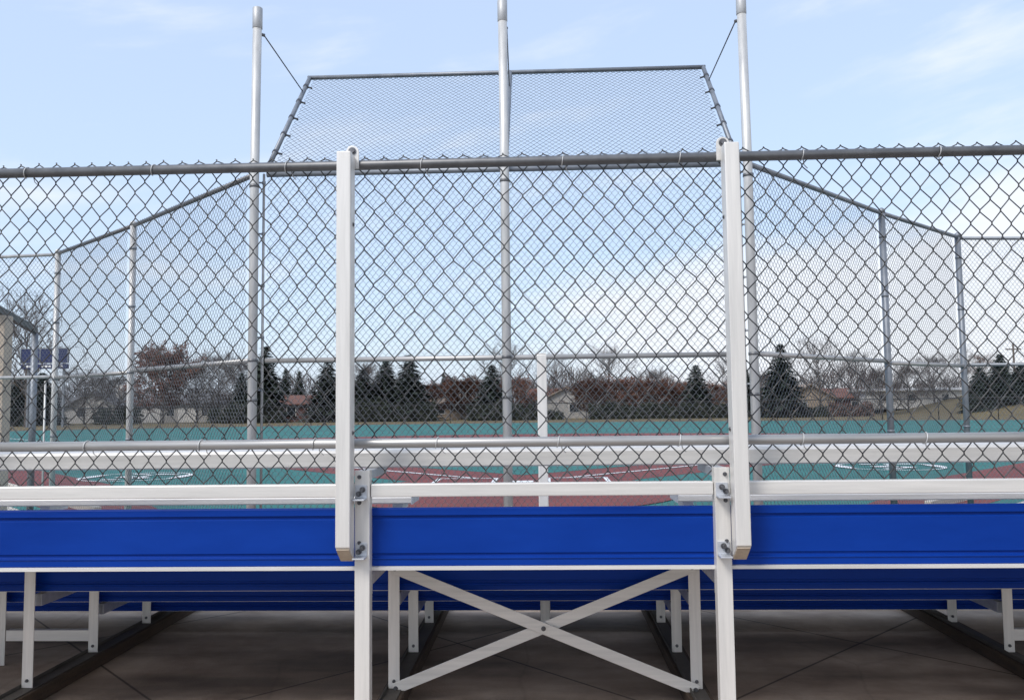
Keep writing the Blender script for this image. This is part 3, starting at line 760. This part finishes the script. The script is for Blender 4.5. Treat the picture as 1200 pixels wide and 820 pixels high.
tree('spruce', 1, 351, 434, 121, 'small far spruce on the right of a pair over the brick house', .75)
tree('spruce', 2, 384, 420, 100, 'dark spruce just left of the left guard post', 1.3)
tree('spruce', 0, 425, 432, 101, 'dark spruce hidden partly behind the left guard post', 1.5)
tree('spruce', 1, 452, 421, 104, 'dark spruce on the left of the pair right of the left guard post', 1.45)
tree('spruce', 2, 479, 415, 100, 'tallest dark spruce right of the left guard post', 1.4)
tree('spruce', 0, 520, 436, 122, 'small far spruce above the tan house', .7)
tree('spruce', 1, 576, 427, 100, 'dark spruce just left of the central backstop pole', 1.35)
tree('spruce', 2, 815, 427, 100, 'dark spruce left of the right guard post', 1.35)
tree('spruce', 0, 874, 432, 104, 'dark spruce behind the right backstop pole', 1.0)
tree('spruce', 1, 914, 402, 98, 'tallest dark spruce right of the right backstop pole', 1.15)
tree('wide', 0, 1148, 430, 96, 'broad dark evergreen on the left end of the grassy rise', 1.0)
tree('wide', 1, 1171, 414, 99, 'tallest broad evergreen in the middle of the grassy rise', .9)
tree('wide', 0, 1196, 424, 95, 'broad dark evergreen on the grassy rise at the right picture edge', 1.1)
tree('wide', 1, 1225, 420, 96, 'broad dark evergreen on the grassy rise beyond the right edge', 1.1)
tree('wide', 0, 22, 440, 96, 'broad dark evergreen beside the tan dugout column', 1.0)
tree('wide', 1, 50, 436, 99, 'broad dark evergreen under the blue scoreboard', 1.0)
tree('bare', 0, 35, 330, 88, 'large bare tree behind the scoreboard at far left', .95)
tree('bare', 1, -10, 350, 92, 'large bare tree beyond the left picture edge', .95)
tree('dense', 0, 100, 425, 104, 'low greyish bare tree in front of the grey roofed gable house', 1.2)
tree('dense', 2, 140, 432, 106, 'low greyish bare tree left of the round reddish tree', 1.3)
tree('rust', 2, 193, 396, 101, 'big round reddish brown tree over the low white house', .95)
tree('dense', 2, 232, 415, 106, 'bare greyish tree on the right of the round reddish tree', 1.15)
tree('dense', 0, 257, 402, 110, 'taller bare greyish tree left of the left backstop pole', 1.05)
tree('dense', 2, 285, 412, 116, 'bare greyish tree behind the left backstop pole', 1.1)
tree('dense', 0, 432, 416, 118, 'bare greyish tree behind the spruces right of the left guard post', 1.1)
tree('bare', 2, 592, 388, 112, 'tall bare tree behind the central backstop pole', 1.1)
tree('bare', 0, 648, 408, 118, 'thin bare tree behind the white aisle post', 1.0)
tree('bare', 1, 712, 398, 112, 'tall spreading bare tree over the right hedge', 1.15)
tree('dense', 2, 765, 426, 120, 'low bare tree between the spreading bare tree and the spruce', 1.2)
tree('bare', 2, 852, 402, 110, 'bare tree behind the right guard post', 1.0)
tree('dense', 0, 893, 430, 118, 'low bare tree behind the right backstop pole', 1.0)
tree('bare', 0, 958, 388, 104, 'tall spreading bare tree right of the tallest right spruce', 1.15)
tree('bare', 1, 1003, 404, 110, 'second tall bare tree right of the tallest right spruce', 1.0)
tree('dense', 0, 1030, 424, 108, 'bare dark tree left of the right wing inner post', 1.2)
tree('dense', 2, 1062, 420, 110, 'bare dark tree right of the right wing inner post', 1.2)
tree('dense', 0, 1092, 408, 114, 'taller bare dark tree over the long white building', 1.1)
tree('bare', 2, 1130, 402, 112, 'bare tree behind the right wing outer post', 1.0)
tree('dense', 1, 1150, 408, 118, 'brownish bare tree behind the evergreens on the rise', 1.0)
for k, (px, top, Y, where) in enumerate(((440, 446, 112, 'left of the spruce pair'), (506, 444, 106, 'right of the tallest left spruce'), (541, 436, 110, 'over the tan house'), (606, 436, 105, 'just right of the central pole'), (668, 448, 116, 'over the pale house'), (694, 440, 105, 'left of the spreading bare tree'), (730, 437, 106, 'under the spreading bare tree'), (760, 440, 105, 'third from the right guard post'), (792, 444, 107, 'left of the right hand spruce'), (838, 444, 106, 'just left of the right guard post'))):
    tree('rust', k % 3 if k % 3 < 2 else 2, px, top, Y, f'low rust-leaved tree {where}', 1.45)
# hedges and shrubs
def bush(name, px0, px1, topf, Y, mt, label, cat, n, leaf=.5, depth=1.6):
    rng = random.Random(px0); b = MB(); a, c = at(px0, 480, Y), at(px1, 480, Y); W = c.x-a.x
    g0 = hill((a.x+c.x)/2, Y)
    for _ in range(n):
        u = rng.random(); x = u*W; ht = max(.4, at(px0+(px1-px0)*u, topf(u), Y).z-g0)
        ph = math.pi*rng.random(); rr = rng.random()**.4
        y = math.cos(ph)*depth*.5*rr; z = math.sin(ph)*ht*rr*rng.uniform(.85, 1.05)
        q = Vector((x-W/2, y, z)); ax = Vector((rng.gauss(0, 1), rng.gauss(0, 1), abs(rng.gauss(0, 1)))).normalized(); o = ax.orthogonal().normalized(); s_ = leaf*rng.uniform(.4, 1.)
        b.add([q-o*s_*.4, q+ax*s_*.6, q+o*s_*.4], [(0, 1, 2)])
    o = b.build(name, mt, loc=((a.x+c.x)/2, Y, g0)); return tag(o, label, cat)
def lumps(base, amp, k, seed):
    rng = random.Random(seed); ph = [rng.uniform(0, 6.28) for _ in range(4)]
    return lambda u: base+amp*(.5*math.sin(u*k+ph[0])+.35*math.sin(u*k*2.3+ph[1])+.3*math.sin(u*k*5.1+ph[2]))
bush('hedge', 408, 512, lumps(470, 6, 14, 1), 98, HEDGE, 'long dark juniper hedge in front of the left spruces', 'hedge', 7000)
bush('hedge', 548, 640, lumps(473, 5, 12, 2), 98, HEDGE, 'dark juniper hedge on both sides of the central pole', 'hedge', 6000)
bush('hedge', 690, 862, lumps(473, 5, 22, 3), 98, HEDGE, 'long dark juniper hedge left of the right guard post', 'hedge', 10000)
bush('hedge', 262, 330, lumps(474, 5, 12, 4), 98, HEDGE, 'dark juniper hedge behind the left backstop pole', 'hedge', 4500)
bush('shrub', 936, 968, lumps(477, 3, 8, 5), 99, HEDGE, 'dark round shrub in front of the tan gabled house', 'shrub', 1800)
bush('shrub', 972, 1022, lumps(473, 4, 6, 6), 100, TWIGR, 'wide reddish brown shrub in front of the rust roofed house', 'shrub', 2600)
bush('shrub', 110, 165, lumps(477, 3, 8, 7), 100, HEDGE, 'dark low shrub in front of the grey gable house', 'shrub', 1800)
bush('shrub', 246, 262, lumps(478, 2, 5, 8), 100, HEDGE, 'small dark shrub right of the low white house', 'shrub', 900)
bush('shrub', 640, 660, lumps(482, 2, 5, 9), 99, HEDGE, 'small dark shrub in front of the pale house', 'shrub', 700)
# far-off grey wood behind the houses
rng = random.Random(77); b = MB()
for _ in range(32000):
    px = rng.uniform(-250, 1450); Y = rng.uniform(130, 150); p = at(px, 480, Y)
    hmax = 7.0+1.6*math.sin(px*.021)+1.2*math.sin(px*.057+1)
    z0 = rng.uniform(0, .75)*hmax; L = rng.uniform(.8, 2.4); 
    d = Vector((rng.gauss(0, .45), rng.gauss(0, .45), 1)).normalized(); w = rng.uniform(.03, .07)
    q = Vector((p.x, Y, z0)); s_ = Vector((w, 0, 0))
    e = q+d*L
    b.add([q-s_, q+s_, e], [(0, 1, 2)]); b.add([q-Vector((0, w, 0)), q+Vector((0, w, 0)), e], [(0, 1, 2)])
tag(b.build('far_woods', TWIG), 'hazy grey band of far-off bare woods behind the houses', 'woods', kind='stuff')

# ------------------------------------------------------------------ light
EL, AZ = R(46), R(218)
w = bpy.data.worlds.new('World'); sc.world = w; w.use_nodes = True
nt = w.node_tree; bg = nt.nodes['Background']; bg.inputs['Strength'].default_value = .15
sky = nt.nodes.new('ShaderNodeTexSky'); sky.sky_type = 'NISHITA'; sky.sun_disc = False; sky.sun_elevation = EL; sky.sun_rotation = AZ
sky.air_density = 1.2; sky.dust_density = 1.5; sky.ozone_density = 1.5
tc = nt.nodes.new('ShaderNodeTexCoord')
def M(op, a, b=None, clamp=False):
    n = nt.nodes.new('ShaderNodeMath'); n.operation = op; n.use_clamp = clamp
    for i, v in enumerate((a, b)):
        if v is None: continue
        if isinstance(v, (int, float)): n.inputs[i].default_value = v
        else: nt.links.new(v, n.inputs[i])
    return n.outputs[0]
sep = nt.nodes.new('ShaderNodeSeparateXYZ'); nt.links.new(tc.outputs['Generated'], sep.inputs[0])
az = M('ARCTAN2', sep.outputs['X'], sep.outputs['Y']); el = M('ARCSINE', sep.outputs['Z'])
cmb = nt.nodes.new('ShaderNodeCombineXYZ')
# streaks tilt a little: lower on the left, higher on the right
nt.links.new(M('MULTIPLY', az, 2.2), cmb.inputs[0]); nt.links.new(M('MULTIPLY', M('SUBTRACT', el, M('MULTIPLY', az, .16)), 9.), cmb.inputs[1])
ns = nt.nodes.new('ShaderNodeTexNoise'); ns.inputs['Scale'].default_value = 1.25; ns.inputs['Detail'].default_value = 9; ns.inputs['Roughness'].default_value = .55; ns.inputs['Distortion'].default_value = .25
nt.links.new(cmb.outputs[0], ns.inputs['Vector'])
def smooth(x, a, b):
    n = nt.nodes.new('ShaderNodeMapRange'); n.interpolation_type = 'SMOOTHSTEP'; n.inputs[1].default_value = a; n.inputs[2].default_value = b
    nt.links.new(x, n.inputs[0]); return n.outputs[0]
# a cloud bank stands low on the right
bank = M('MULTIPLY', smooth(az, -.10, .22), M('SUBTRACT', 1., smooth(M('SUBTRACT', el, M('MULTIPLY', az, .20)), .09, .19)))
cl = smooth(M('ADD', ns.outputs['Fac'], M('MULTIPLY', bank, .36)), .50, .82)
hz = nt.nodes.new('ShaderNodeMixRGB'); hz.inputs[0].default_value = .76; nt.links.new(sky.outputs[0], hz.inputs[1]); hz.inputs[2].default_value = (2.2, 2.68, 3.55, 1)
mix = nt.nodes.new('ShaderNodeMixRGB'); nt.links.new(M('MULTIPLY', cl, .85), mix.inputs[0]); nt.links.new(hz.outputs[0], mix.inputs[1]); mix.inputs[2].default_value = (3.6, 3.7, 3.9, 1)
nt.links.new(mix.outputs[0], bg.inputs['Color'])
sd = bpy.data.lights.new('sun', 'SUN'); sd.energy = 1.5; sd.angle = R(20); sd.color = (1, .95, .88)
so = bpy.data.objects.new('sun', sd); COL.objects.link(so)
dirv = Vector((math.sin(AZ)*math.cos(EL), math.cos(AZ)*math.cos(EL), math.sin(EL)))
so.rotation_euler = dirv.to_track_quat('Z', 'Y').to_euler(); so.location = (0, 0, 30)
vs = sc.view_settings; vs.view_transform = 'Standard'; vs.look = 'None'; vs.gamma = 1; vs.use_curve_mapping = False; vs.exposure = .92
sc.cycles.max_bounces = 8; sc.cycles.transparent_max_bounces = 24
sc.cycles.use_denoising = True

# parts of parts were modelled in world coordinates: cancel the offset of their root
bpy.context.view_layer.update()
for root, inv in ((BL, Matrix.Translation(BL_INV)), (BS, BSI)):
    for p in root.children:
        for c in p.children: c.matrix_parent_inverse = Matrix.Identity(4)
